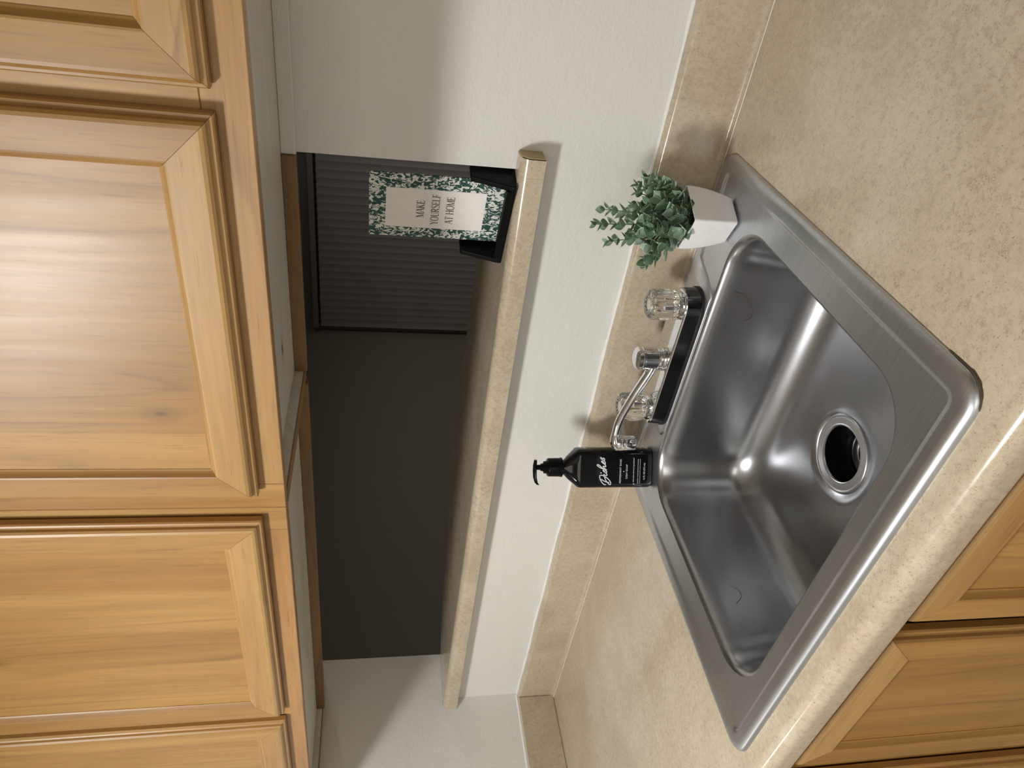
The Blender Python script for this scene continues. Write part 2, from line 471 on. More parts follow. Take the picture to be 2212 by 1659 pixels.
def door(cab, x0, x1, z0, z1, yb):
    pan = MB().box((x0 + FW - 0.004, yb - 0.0108, z0 + FW - 0.004), (x1 - FW + 0.004, yb - 0.002, z1 - FW + 0.004))
    d = link('door', pan, M['wood_z'], cab)
    for sd, nm, mt in (('b', 'rail', 'wood_x'), ('t', 'rail', 'wood_x'), ('l', 'stile', 'wood_z'), ('r', 'stile', 'wood_z')):
        link(nm, member(x0, x1, z0, z1, yb, sd), M[mt], d, smooth=True, angle=9)
    return d
def boxpart(cab, name, a, b, mat, bev=0.0008):
    return link(name, MB().box(a, b), mat, cab, bev=bev, seg=1)

CB, CT = 0.609, 1.371; CY = -0.305
def upper(x0, x1, doors, mull, label, rail_mat, back_to=None):
    c = thing('wall_cabinet', (x0, 0, CB), label, 'cabinet', 'maple wall cabinets over the pass-through')
    s = 0.044
    boxpart(c, 'face_stile', (x0, CY, CB), (x0 + s, CY + 0.019, CT), M['wood_z'])
    boxpart(c, 'face_stile', (x1 - s, CY, CB), (x1, CY + 0.019, CT), M['wood_z'])
    boxpart(c, 'face_rail', (x0 + s + 0.0003, CY, CB), (x1 - s - 0.0003, CY + 0.019, CB + 0.0435), rail_mat)
    boxpart(c, 'face_rail', (x0 + s + 0.0003, CY, CT - 0.044), (x1 - s - 0.0003, CY + 0.019, CT), rail_mat)
    boxpart(c, 'mullion', (mull - 0.03, CY + 0.0001, CB + 0.0438), (mull + 0.03, CY + 0.019, CT - 0.0443), M['wood_z'])
    # box: sides run below the recessed bottom
    for xa in (x0 + 0.0005, x1 - 0.0125):
        sp = boxpart(c, 'side_panel', (xa, CY + 0.019, CB + 0.002), (xa + 0.012, -0.001, CT), M['underside'])
        link('raw_edge', MB().box((xa, CY + 0.02, CB), (xa + 0.012, -0.001, CB + 0.002)), M['ply'], sp)
    boxpart(c, 'bottom_panel', (x0 + 0.0125, CY + 0.019, 0.6255), (x1 - 0.0125, -0.001, 0.637), M['underside'])
    boxpart(c, 'top_panel', (x0 + 0.0125, CY + 0.019, CT - 0.012), (x1 - 0.0125, -0.001, CT), M['underside'])
    boxpart(c, 'back_rail', (x0 + 0.0127, -0.016, 0.6055), (back_to or x1 - 0.0127, -0.001, 0.6253), M['wood_raw'])
    for a, b in doors: door(c, a, b, 0.6402, CT - 0.03, CY - 0.003)
    return c
ca = upper(1.0886, 2.160, [(1.1226, 1.6106), (1.6314, 2.119)], 1.621, 'maple wall cabinet whose wide door reflects the ceiling light', M['wood_x'], OPX)
boxpart(ca, 'painted_rail', (OPX + 0.0004, -0.013, 0.6058), (2.147, -0.001, 0.6253), M['wall'])
cb_ = upper(0.004, 1.0880, [(0.5705, 1.0752), (0.042, 0.5480)], 0.56, 'maple wall cabinet against the white side wall, with knotty doors', M['wood_oak'])

# base cabinets under the worktop
BY = -0.592
def base_cab(x0, x1, doors, label):
    c = thing('base_cabinet', (x0, -0.3, FL), label, 'cabinet', 'maple base cabinets under the worktop')
    boxpart(c, 'face_stile', (x0, BY, FL + 0.10), (x0 + 0.044, BY + 0.019, -0.0385), M['wood_z'])
    boxpart(c, 'face_stile', (x1 - 0.044, BY, FL + 0.10), (x1, BY + 0.019, -0.0385), M['wood_z'])
    boxpart(c, 'face_rail', (x0 + 0.0443, BY, -0.10), (x1 - 0.0443, BY + 0.019, -0.0385), M['wood_x'])
    boxpart(c, 'face_rail', (x0 + 0.0443, BY, FL + 0.10), (x1 - 0.0443, BY + 0.019, FL + 0.145), M['wood_x'])
    for xa in (x0 + 0.0005, x1 - 0.0125):
        boxpart(c, 'side_panel', (xa, BY + 0.019, FL + 0.10), (xa + 0.012, -0.002, -0.0385), M['underside'])
    boxpart(c, 'back_panel', (x0 + 0.0127, -0.008, FL + 0.10), (x1 - 0.0127, -0.002, -0.0385), M['underside'])
    boxpart(c, 'toe_kick', (x0, BY + 0.075, FL), (x1, BY + 0.09, FL + 0.10), M['wood_raw'])
    for a, b in doors: door(c, a, b, FL + 0.13, -0.069, BY - 0.003)
base_cab(0.866, 1.600, [(0.893, 1.1985), (1.2222, 1.572)], 'maple base cabinet with two doors below the steel sink')
base_cab(0.004, 0.862, [(0.03, 0.430), (0.445, 0.842)], 'maple base cabinet below the worktop left of the sink base')
base_cab(1.604, 2.60, [(1.63, 2.09), (2.106, 2.57)], 'maple base cabinet below the bare worktop')

# ------------------------------------------------------------------ worktop
SX0, SX1, SY0, SY1 = 0.8988, 1.5338, -0.5992, -0.0360
NF = -0.637
ct = thing('worktop', (1.3, -0.32, -0.038), 'beige stone-look laminate worktop with rounded front edge and backsplash', 'worktop')
BSY = -0.0203; HB = 0.0955
X0, X1 = 0.0005, 2.62
prof = [(-0.0005, -0.038), (-0.0005, HB)] + arc(BSY + 0.0075, HB - 0.0075, 0.0075, 90, 180, 6) + \
       [(BSY - (0.010 - 0.010 * math.sin(math.radians(a))), 0.010 - 0.010 * math.cos(math.radians(a))) for a in (90, 75, 60, 45, 30, 15, 0)]
hx0, hx1, hy0, hy1 = SX0 + 0.025, SX1 - 0.025, SY0 + 0.025, SY1 - 0.03
back = MB().extrude_x(prof + [(hy1, 0.0)], X0, X1)
nose = [(hy0, 0.0)] + arc(NF + 0.017, -0.017, 0.017, 90, 180, 10) + arc(NF + 0.005, -0.033, 0.005, 180, 270, 5) + [(NF + 0.03, -0.038)]
back.extrude_x(nose, X0, X1)
back.add([(X0, hy0, 0), (hx0, hy0, 0), (hx0, hy1, 0), (X0, hy1, 0)], [(0, 1, 2, 3)])
back.add([(hx1, hy0, 0), (X1, hy0, 0), (X1, hy1, 0), (hx1, hy1, 0)], [(0, 1, 2, 3)])
back.add([(X0, NF + 0.03, -0.038), (X0, -0.0005, -0.038), (hx0, -0.0005, -0.038), (hx0, NF + 0.03, -0.038)], [(0, 1, 2, 3)])
back.add([(hx1, NF + 0.03, -0.038), (hx1, -0.0005, -0.038), (X1, -0.0005, -0.038), (X1, NF + 0.03, -0.038)], [(0, 1, 2, 3)])
link('slab', back, M['laminate'], ct, smooth=True, angle=30, fixn=False)
link('side_splash', MB().box((0.0035, NF + 0.008, 0.0003), (0.0205, BSY - 0.0004, 0.0965)), M['laminate'], ct, bev=0.002, seg=2)
link('side_joint', MB().box((0.0004, NF + 0.008, 0.0003), (0.0034, BSY - 0.0004, 0.0945)), M['gap'], ct)
cp = [(x, -0.0028 + 0.0006 * math.sin(x * 41) + 0.0005 * math.sin(x * 97), 0.0962 + 0.0008 * math.sin(x * 23)) for x in [0.004 + 0.03 * i for i in range(87)]]
link('caulk_bead', MB().tube(cp, [0.0032 + 0.0007 * math.sin(i * 1.7) for i in range(87)], 8), M['caulk'], ct, smooth=True)
link('seam_line', MB().tube([(x, BSY - 0.0088, 0.0009) for x in (0.022, 0.5, 1.0, 1.5, 2.0, 2.6)], 0.0007, 6), M['caulk'], ct, smooth=True)
cp = [(0.0008, y, 0.097) for y in [-0.005 - 0.03 * i for i in range(21)]]
link('caulk_bead', MB().tube(cp, 0.0035, 8), M['caulk'], ct, smooth=True)

# ------------------------------------------------------------------ pass-through ledge
LT, LBt = 0.3000, 0.2640
ld = thing('pass_through_ledge', (0.75, 0.05, LBt), 'beige laminate ledge with rounded front along the pass-through opening', 'ledge')
LF = -0.032
lp = arc(LF + 0.016, LT - 0.016, 0.016, 180, 90, 8)
backpts = [(0.0008, 0.118), (0.03, 0.128), (0.156, 0.194), (0.29, 0.247), (0.50, 0.295), (0.73, 0.316), (1.00, 0.297), (1.18, 0.270), (1.30, 0.235), (1.40, 0.180), (1.4640, 0.110)]
NX = 60
loops = []
def back_y(x):
    for (xa, ya), (xb, yb) in zip(backpts, backpts[1:]):
        if xa <= x <= xb:
            return ya + (yb - ya) * (x - xa) / (xb - xa)
    return backpts[-1][1]
for i in range(NX + 1):
    x = 0.0008 + (1.4640 - 0.0008) * i / NX
    by = back_y(x)
    loops.append([(x, LF, LBt)] + [(x, y, z) for y, z in lp] + [(x, by - 0.004, LT), (x, by, LT - 0.004), (x, by, LBt)])
link('ledge_slab', MB().loft(loops, True, True, True), M['laminate'], ld, smooth=True, angle=40)
# tongue that laps over the wall right of the opening
tl = [[(x, LF, LBt)] + [(x, y, z) for y, z in lp] + [(x, -0.0006, LT), (x, -0.0006, LBt)] for x in (1.4642, 1.4915)]
link('ledge_lap', MB().loft(tl, True, True, True), M['laminate'], ld, smooth=True, angle=40)
tl = [[(x, LF + 0.0005, LBt + 0.001)] + [(x, y + 0.0005, z - 0.0005) for y, z in lp] + [(x, -0.0006, LT - 0.001), (x, -0.0006, LBt + 0.001)] for x in (1.4917, 1.4935)]
link('end_core', MB().loft(tl, True, True, True), M['ledge_core'], ld, smooth=True, angle=40)
link('end_seam', MB().tube([(1.4918, y - 0.0002, z + 0.0001) for y, z in [(LF, LBt + 0.001)] + lp[:6]], 0.0006, 6), M['gap'], ld, smooth=True)

# ------------------------------------------------------------------ sink
sk = thing('kitchen_sink', (1.2165, -0.33, -0.18), 'single-bowl stainless steel drop-in sink set in the worktop', 'sink')
NCN, NSN = 12, 36
def outer(ins, z, bulge=0.0):
    lp = rrect(SX0 + ins, SX1 - ins, SY0 + ins, SY1 - ins, max(0.030 - ins * 0.75, 0.008), z, NCN, NSN)
    if bulge:
        o = []
        for x, y, z_ in lp:
            if y > SY1 - ins - 1e-5:
                a = abs(x - 1.206)
                t = min(1, max(0, (0.166 - a) / 0.026)); t = t * t * (3 - 2 * t)
                y -= bulge * t
            o.append((x, y, z_))
        lp = o
    return lp
BX0, BX1, BY0, BY1 = 0.969, 1.472, -0.549, -0.134
def bowl(ins, z, r=None):
    return rrect(BX0 + ins, BX1 - ins, BY0 + ins, BY1 - ins, r if r else max(0.072 - ins * 0.5, 0.045), z, NCN, NSN)
rim = [outer(0, 0.0002), outer(0.0006, 0.003), outer(0.003, 0.0058), outer(0.007, 0.0072), outer(0.012, 0.0072), outer(0.020, 0.0068),
       outer(0.0225, 0.0066, 0.070), outer(0.0245, 0.0055, 0.0695), outer(0.0265, 0.0040, 0.069), outer(0.0285, 0.0036, 0.0665)]
lip = [bowl(-0.004, 0.0036), bowl(-0.001, 0.0033), bowl(0.0015, 0.0022), bowl(0.0045, -0.0012), bowl(0.0072, -0.0075)]
rimb = MB().loft(rim + lip[:2], True)
link('rim', rimb, M['steel_deck'], sk, smooth=True, angle=180, fixn=False)
DC = (1.200, -0.318)
body = list(lip[1:])
for ins, z in [(0.010, -0.030), (0.015, -0.065), (0.020, -0.098)]: body.append(bowl(ins, z))
R = 0.055
for a in range(10, 91, 10):
    t = math.radians(a)
    body.append(bowl(0.0215 + R * (1 - math.cos(t)), -0.108 - R * math.sin(t)))
last = body[-1]
for k, t in enumerate((0.25, 0.5, 0.72, 0.88, 1.0)):
    lpn = []
    for x, y, z in last:
        a = math.atan2(y - DC[1], x - DC[0])
        qx, qy = DC[0] + 0.060 * math.cos(a), DC[1] + 0.060 * math.sin(a)
        lpn.append((x + (qx - x) * t, y + (qy - y) * t, -0.163 - 0.0075 * t ** 1.3))
    body.append(lpn)
body.append([(DC[0] + (x - DC[0]) * 0.93, DC[1] + (y - DC[1]) * 0.93, -0.1745) for x, y, z in body[-1]])
link('bowl', MB().loft(body, True), M['steel_bowl'], sk, smooth=True, angle=180, fixn=False)
gl = outer(-0.0008, 0.0012)
gi = min(range(len(gl)), key=lambda i: (gl[i][0] - SX1) ** 2 + (gl[i][1] - SY0) ** 2)
gp = [gl[(gi + k) % len(gl)] for k in range(-4, 9)]
M['grime'] = plain('brown_grime', (0.06, 0.04, 0.025), 0.8)
gr_ = [0.0004 + 0.0016 * math.sin(PI * i / 12) * (0.7 + 0.3 * math.sin(i * 2.3)) for i in range(13)]
link('sealant_grime', MB().tube([(p[0], p[1], r * 0.6 + 0.0004) for p, r in zip(gp, gr_)], gr_, 6, True, 0.6), M['grime'], sk, smooth=True)
dz = -0.1712
M['dark_cup_steel'] = plain('darkened_drain_steel', (0.05, 0.05, 0.052), 0.35, 1.0)  # near-black metal for the inside of the drain cup
dr = link('drain_flange', MB().lathe([(0.0575, -0.003), (0.0573, 0.0003), (0.0563, 0.0014), (0.0550, 0.0014), (0.0540, 0.0006), (0.0530, 0.0003), (0.0440, 0.0), (0.0428, 0.0003), (0.0415, -0.0003), (0.0405, -0.0025)], (DC[0], DC[1], dz), 64), M['steel_ring'], sk, smooth=True, angle=11)
link('drain_cup', MB().lathe([(0.0405, -0.0025), (0.0398, -0.005), (0.0392, -0.040), (0.0380, -0.046), (0.0350, -0.047)], (DC[0], DC[1], dz), 64), M['dark_cup_steel'], dr, smooth=True, angle=40)
link('drain_collar', MB().lathe([(0.0352, -0.0466), (0.0345, -0.0445), (0.0325, -0.0445), (0.0318, -0.052), (0.0300, -0.052), (0.0292, -0.060)], (DC[0], DC[1], dz), 48), M['steel_ring'], sk, smooth=True, angle=40)
link('drain_pipe', MB().lathe([(0.0370, -0.0475), (0.0370, -0.12), (0.0, -0.12)], (DC[0], DC[1], dz), 32), M['rubber'], sk, smooth=True)
sg = link('splash_guard', MB().lathe([(0.0292, -0.060), (0.029, -0.062), (0.004, -0.066)], (DC[0], DC[1], dz), 32), M['rubber'], sk, smooth=True)
fl = MB()
for k in range(6):
    a = k * PI / 3 + 0.3
    m_ = Matrix.Translation((DC[0], DC[1], dz - 0.0605)) @ Matrix.Rotation(a, 4, 'Z')
    t = MB().box((0.004, -0.0006, -0.002), (0.027, 0.0006, 0.0008)); xf(t, m_); fl.add(t.v, t.f)
link('rubber_rib', fl, M['black_satin'], sg)

# ------------------------------------------------------------------ faucet
FX0, FYc, FZ = 1.2055, -0.0985, 0.0068
fa = thing('kitchen_faucet', (FX0, FYc, FZ), 'chrome two-handle faucet with clear knobs on the sink deck', 'faucet')
def stadium(hl, hw, z, n=14, dx=0):
    out = []
    for s, a0 in ((1, -PI / 2), (-1, PI / 2)):
        for k in range(n + 1):
            a = a0 + PI * k / n
            out.append((FX0 + s * (hl - hw) + hw * math.cos(a), FYc + hw * math.sin(a), z))
    return out
link('gasket', MB().loft([stadium(0.1325, 0.0315, FZ), stadium(0.1325, 0.0315, FZ + 0.0042)], True, True, True), M['rubber'], fa, smooth=True, angle=40)
M['chrome_dark_reflect'] = plain('chrome_painted_dark_reflection', (0.17, 0.17, 0.175), 0.09, 1.0)  # chrome plate side, its dark reflection put into the base colour
link('plate_skirt', MB().loft([stadium(0.1310, 0.0300, FZ + 0.0042), stadium(0.1305, 0.0295, FZ + 0.012), stadium(0.1292, 0.0282, FZ + 0.0262)], True, False, False), M['chrome_dark_reflect'], fa, smooth=True, angle=50)
link('deck_plate', MB().loft([stadium(0.1292, 0.0282, FZ + 0.0262), stadium(0.1288, 0.0278, FZ + 0.0278), stadium(0.1280, 0.0270, FZ + 0.0288), stadium(0.126, 0.025, FZ + 0.0292)], True, False, True), M['chrome'], fa, smooth=True, angle=60)
PT = FZ + 0.029
def knob(x):
    fl_ = lambda a, z: 1 + (0.075 * abs(math.cos(8 * a)) - 0.045 if z > 0.009 and z < 0.047 else 0)
    col = link('handle_collar', MB().lathe([(0.0225, 0.0), (0.0228, 0.003), (0.0205, 0.005), (0.0205, 0.0065), (0.0, 0.0065)], (x, FYc, PT), 40), M['chrome'], fa, smooth=True, angle=40)
    k = link('handle', MB().lathe([(0.0, 0.007), (0.0215, 0.0070), (0.0225, 0.0088), (0.0230, 0.011), (0.0240, 0.016), (0.0242, 0.0325), (0.0232, 0.0345), (0.0236, 0.037), (0.0232, 0.043), (0.0212, 0.0475), (0.0180, 0.0495), (0.0135, 0.0498), (0.0125, 0.0482), (0.0, 0.0480)], (x, FYc, PT), 168, fl_), M['acrylic'], fa, smooth=True, angle=35)
    link('handle_core', MB().lathe([(0.0036, 0.0075), (0.0036, 0.024), (0.0, 0.025)], (x, FYc, PT), 24), M['chrome'], k, smooth=True, angle=40)
    link('index_cap', MB().lathe([(0.0085, 0.0482), (0.0085, 0.0487), (0.0080, 0.0490), (0.0, 0.0491)], (x, FYc, PT), 28), M['cap'], k, smooth=True, angle=40)
knob(FX0 + 0.1016); knob(FX0 - 0.1016)
po = link('spout_post', MB().lathe([(0.0205, 0.0), (0.0205, 0.003), (0.0190, 0.0045), (0.0190, 0.007), (0.0197, 0.0085), (0.0197, 0.0105), (0.0188, 0.0115), (0.0188, 0.0325), (0.0197, 0.0335), (0.0197, 0.0360), (0.0188, 0.0370), (0.0186, 0.043), (0.0150, 0.0462), (0.008, 0.0480), (0.0, 0.0484)], (FX0, FYc, PT), 48), M['chrome'], fa, smooth=True, angle=40)
pth = catmull([(FX0 - 0.008, FYc - 0.006, PT + 0.015), (FX0 - 0.020, FYc - 0.012, PT + 0.020), (1.150, -0.121, 0.074), (1.108, -0.1335, 0.0925), (1.083, -0.1405, 0.0970), (1.068, -0.1445, 0.0955), (1.0600, -0.1468, 0.0895)], 7)
rd = [0.0098 - 0.0022 * min(1, i / (len(pth) * 0.45)) for i in range(len(pth))]
rd = [r if i < len(rd) * 0.68 else r + 0.0055 * min(1, (i - len(rd) * 0.68) / (len(rd) * 0.22)) for i, r in enumerate(rd)]
sp_ = link('spout', MB().tube(pth, rd, 16, True, 0.85), M['chrome'], fa, smooth=True, angle=50)
TX, TY = 1.0625, -0.1460
link('spout_tip', MB().lathe([(0.0, 0.0235), (0.0120, 0.0230), (0.0133, 0.021), (0.0133, 0.010), (0.0125, 0.0098)], (TX, TY, 0.0730), 32), M['chrome'], sp_, smooth=True, angle=40)
link('aerator', MB().lathe([(0.0125, 0.0098), (0.0128, 0.009), (0.0128, -0.010), (0.0118, -0.0112), (0.0100, -0.0112), (0.0095, -0.008), (0.0, -0.008)], (TX, TY, 0.0730), 32), M['chrome'], sp_, smooth=True, angle=40)

# ------------------------------------------------------------------ soap bottle
BA = math.radians(35.0)
be = Vector((math.cos(BA), math.sin(BA), 0)); bn = Vector((math.sin(BA), -math.cos(BA), 0))
fmid = Vector(((0.9604 + 1.0163) / 2, (-0.1526 - 0.1134) / 2, 0))
HWb, HDb = 0.0345, 0.0215
bc = fmid - bn * HDb
BZ0 = 0.0042
sb = thing('soap_bottle', (bc.x, bc.y, BZ0), 'black pump bottle of dish soap with white script lettering', 'soap bottle')
MBT = Matrix.Translation((bc.x, bc.y, 0)) @ Matrix.Rotation(BA, 4, 'Z')
secs = [(0.0300, 0.017, 0.010, 0.0), (0.0330, 0.020, 0.010, 0.0015), (HWb - 0.0003, HDb - 0.0003, 0.010, 0.005), (HWb, HDb, 0.010, 0.010), (HWb, HDb, 0.010, 0.132), (HWb - 0.001, HDb - 0.0008, 0.0105, 0.1365),
        (HWb - 0.0045, HDb - 0.0028, 0.0115, 0.1405), (0.0200, 0.0150, 0.0125, 0.1525), (0.0140, 0.0130, 0.0122, 0.1580), (0.0125, 0.0122, 0.0121, 0.1610), (0.0125, 0.0122, 0.0121, 0.166)]
bb = MB().loft([rrect(-a, a, -b, b, r, BZ0 + z, 6, 4) for a, b, r, z in secs], True, True, True)
body_o = link('bottle_body', xf(bb, MBT), M['black_gloss'], sb, smooth=True, angle=40)
pc = MB().lathe([(0.0125, 0.163), (0.0172, 0.1632), (0.0174, 0.165), (0.0165, 0.1660), (0.0162, 0.1870), (0.0152, 0.1885), (0.0112, 0.1890), (0.0108, 0.1950), (0.0085, 0.1958), (0.0070, 0.1965), (0.0066, 0.2005), (0.0, 0.2010)], (0, 0, BZ0), 40)
pump = link('pump_collar', xf(pc, MBT), M['black_satin'], sb, smooth=True, angle=35)
ps = MB().lathe([(0.0048, 0.199), (0.0046, 0.2090), (0.0, 0.2092)], (0, 0, BZ0), 20)
link('pump_stem', xf(ps, MBT), M['black_satin'], sb, smooth=True, angle=40)
hd = MB()
pathh = [(0.013, 0, 0.2100), (0.004, 0, 0.2112), (-0.006, 0, 0.2112), (-0.018, 0, 0.2105), (-0.027, 0, 0.2080), (-0.0305, 0, 0.2050)]
wid = [0.0075, 0.0082, 0.0078, 0.0062, 0.0052, 0.0046]; hgt = [0.0022, 0.0030, 0.0034, 0.0032, 0.0028, 0.0024]
lps = []
for (x, y, z), a, h in zip(pathh, wid, hgt):
    lps.append([(x + 0, a * math.cos(t), BZ0 + z + h * math.sin(t)) for t in [2 * PI * k / 14 for k in range(14)]])
hd.loft(lps, True, True, True)
link('pump_head', xf(hd, MBT), M['black_satin'], sb, smooth=True, angle=45)

def face_matrix(z=0.0, off=0.00025):
    """text plane of the bottle front: x = along the front, y = up"""
    o = bc + bn * (HDb + off)
    m = Matrix(((be.x, 0, bn.x, o.x), (be.y, 0, bn.y, o.y), (0, 1, 0, BZ0), (0, 0, 0, 1)))
    return m
def ribbon(pts, wdt, mb):
    P = [Vector((p[0], p[1])) for p in pts]; a = []; b = []
    for i, p in enumerate(P):
        t = (P[min(i + 1, len(P) - 1)] - P[max(i - 1, 0)])
        t = t.normalized() if t.length > 1e-9 else Vector((1, 0))
        n = Vector((-t.y, t.x)) * wdt * 0.5
        a.append((p.x + n.x, p.y + n.y, 0)); b.append((p.x - n.x, p.y - n.y, 0))
    mb.loft([a, b], False)
    for c in (P[0], P[-1]): disc(mb, c.x, c.y, wdt * 0.5)
def disc(mb, x, y, r, n=12):
    mb.add([(x + r * math.cos(2 * PI * k / n), y + r * math.sin(2 * PI * k / n), 0) for k in range(n)], [tuple(range(n))])
def cr(cx, cy):
    """traced script lettering -> front face metres"""
    px, py = 1260 + cx * 0.0723, 960 + cy * 0.0723
    a = -(py - 1013) / 41 * HWb
    z = (1404 - (px + 0.14 * (py - 1013))) * (0.1375 / 166)
    return (a, z)
def c2(x, y): return cr((1270 + x * 0.0434 - 1260) / 0.0723, (980 + y * 0.0434 - 960) / 0.0723)
scr = [[(560, 1520), (490, 1510), (400, 1430), (330, 1310), (295, 1190), (300, 1100), (350, 1060), (430, 1060), (530, 1110), (650, 1180), (760, 1290), (825, 1400), (820, 1490), (770, 1515), (700, 1460), (630, 1370), (570, 1250), (540, 1140), (530, 1060), (515, 1008)],
       [(365, 1255), (450, 1310), (560, 1370), (660, 1400), (750, 1410)],
       [(515, 1008), (570, 1050), (650, 1075), (685, 1050), (670, 990), (600, 930), (520, 870), (498, 825), (515, 803), (545, 825)],
       [(575, 905), (600, 850), (650, 845), (685, 885), (672, 930), (620, 935)],
       [(660, 800), (560, 775), (480, 740), (340, 670), (240, 595), (232, 550), (275, 540), (370, 600), (480, 705), (600, 775), (688, 795)],
       [(688, 795), (600, 730), (530, 655), (530, 620), (590, 625), (650, 645), (665, 605), (625, 540), (530, 470), (472, 405), (472, 372), (515, 375), (565, 440), (615, 510), (655, 510), (655, 460), (635, 400), (570, 330), (485, 270), (440, 222), (455, 190), (495, 212)],
       [(535, 300), (550, 245), (590, 225), (638, 270), (630, 322), (590, 330)]]
tx = MB()
for s_ in scr: ribbon(catmull([c2(*p) + (0,) for p in s_], 6), 0.00150, tx)
disc(tx, *c2(383, 940), 0.0012)
link('script_lettering', xf(tx, face_matrix()), M['white_print'], body_o, fixn=False)

def text_mesh(body, size, align='CENTER', width=None):
    cu = bpy.data.curves.new('t', 'FONT'); cu.body = body; cu.size = size; cu.align_x = align; cu.resolution_u = 3
    o = bpy.data.objects.new('t', cu); COL.objects.link(o)
    bpy.context.view_layer.update()
    me = bpy.data.meshes.new_from_object(o.evaluated_get(bpy.context.evaluated_depsgraph_get()))
    mb = MB(); mb.v = [tuple(v.co) for v in me.vertices]; mb.f = [tuple(p.vertices) for p in me.polygons]
    bpy.data.objects.remove(o); bpy.data.curves.remove(cu); bpy.data.meshes.remove(me)
    if width:
        x0 = min(p[0] for p in mb.v); x1 = max(p[0] for p in mb.v)
        k = width / (x1 - x0); mb.v = [((p[0] - (x0 + x1) / 2) * k, p[1], p[2]) for p in mb.v]
    return mb
def print_line(body, cx, cy, width, size, mat='white_print', name='small_lettering'):
    a, z = cr(cx, cy)
    t = text_mesh(body, size, width=width)
    t.v = [(p[0] + a, p[1] + z, p[2]) for p in t.v]
    link(name, xf(t, face_matrix()), M[mat], body_o, fixn=False)
print_line('PEPPERMINT SAGE', 1000, 795, 0.0425, 0.0046)
d_ = MB(); disc(d_, *cr(1078, 805), 0.00095); link('print_dot', xf(d_, face_matrix()), M['white_print'], body_o, fixn=False)
print_line('DISH SOAP', 1195, 805, 0.0255, 0.0046)
print_line('with plant-derived ingredients*', 1405, 760, 0.0440, 0.0034)
lf_ = MB(); a0, z0 = cr(1345, 1175)
lf_.add([(a0 - 0.0016, z0 - 0.0016, 0), (a0 + 0.0008, z0 - 0.0013, 0), (a0 + 0.0018, z0 + 0.0016, 0), (a0 - 0.0006, z0 + 0.0012, 0)], [(0, 1, 2, 3)])
link('leaf_mark', xf(lf_, face_matrix()), M['green_print'], body_o, fixn=False)
print_line('DANGER: CAUSES SERIOUS EYE DAMAGE.', 1535, 795, 0.0440, 0.0026)
print_line('Read precautionary measures on back and side panel.', 1595, 795, 0.0440, 0.0024)
print_line('16 FL OZ (472 mL)', 1740, 800, 0.0300, 0.0044)

# ------------------------------------------------------------------ potted plant
PCx, PCy, PA = 1.4540, -0.1063, -0.4495
PZ = 0.0068
pl = thing('potted_plant', (PCx, PCy, PZ), 'small artificial eucalyptus plant in a square white pot on the sink corner', 'plant')
MP = Matrix.Translation((PCx, PCy, 0)) @ Matrix.Rotation(PA, 4, 'Z')
psec = []
PH = 0.069
for t in (0.0, 0.03, 0.10, 0.20, 0.32, 0.45, 0.60, 0.75, 0.9, 1.0):
    hw = 0.0223 + (0.0318 - 0.0223) * math.sin(min(1, t * 1.0) * PI / 2) ** 0.9
    psec.append((hw, t * PH))
pots = [rrect(-h, h, -h, h, 0.0035, PZ + z, 4, 3) for h, z in psec]
ins = [rrect(-h, h, -h, h, 0.003, PZ + z, 4, 3) for h, z in ((0.0306, PH), (0.0296, PH - 0.012))]
pot_o = link('pot', xf(MB().loft(pots + ins, True, True, False), MP), M['pot'], pl, smooth=True, angle=50)
link('soil', xf(MB().loft([rrect(-0.0299, 0.0299, -0.0299, 0.0299, 0.003, PZ + PH - 0.011, 4, 3)], True, False, True), MP), M['soil'], pl)
# leaf master: rounded, folded, pale rim
lv, lfc, le = [], [], []
rowsL = [(0.0, 0.05), (0.10, 0.42), (0.24, 0.80), (0.40, 1.0), (0.55, 0.94), (0.72, 0.66), (0.87, 0.30), (1.0, 0.02)]
for (t, wv) in rowsL:
    for s_ in (-1, -0.84, 0, 0.84, 1):
        lv.append((t, s_ * wv * 0.5, 0.34 * abs(s_) * wv * 0.5 + 0.26 * t * t - 0.06 * t)); le.append(1.0 if abs(s_) == 1 or t in (0.0, 1.0) else (0.12 if s_ == 0 else 0.0))
for i in range(len(rowsL) - 1):
    for j in range(4): lfc.append((i * 5 + j, i * 5 + j + 1, i * 5 + 6 + j, i * 5 + 5 + j))
lme = bpy.data.meshes.new('leaf'); lme.from_pydata(lv, [], lfc)
at = lme.attributes.new('edge', 'FLOAT', 'POINT')
for i, e in enumerate(le): at.data[i].value = e * 0.95
for p in lme.polygons: p.use_smooth = True
lme.materials.append(M['leaf'])
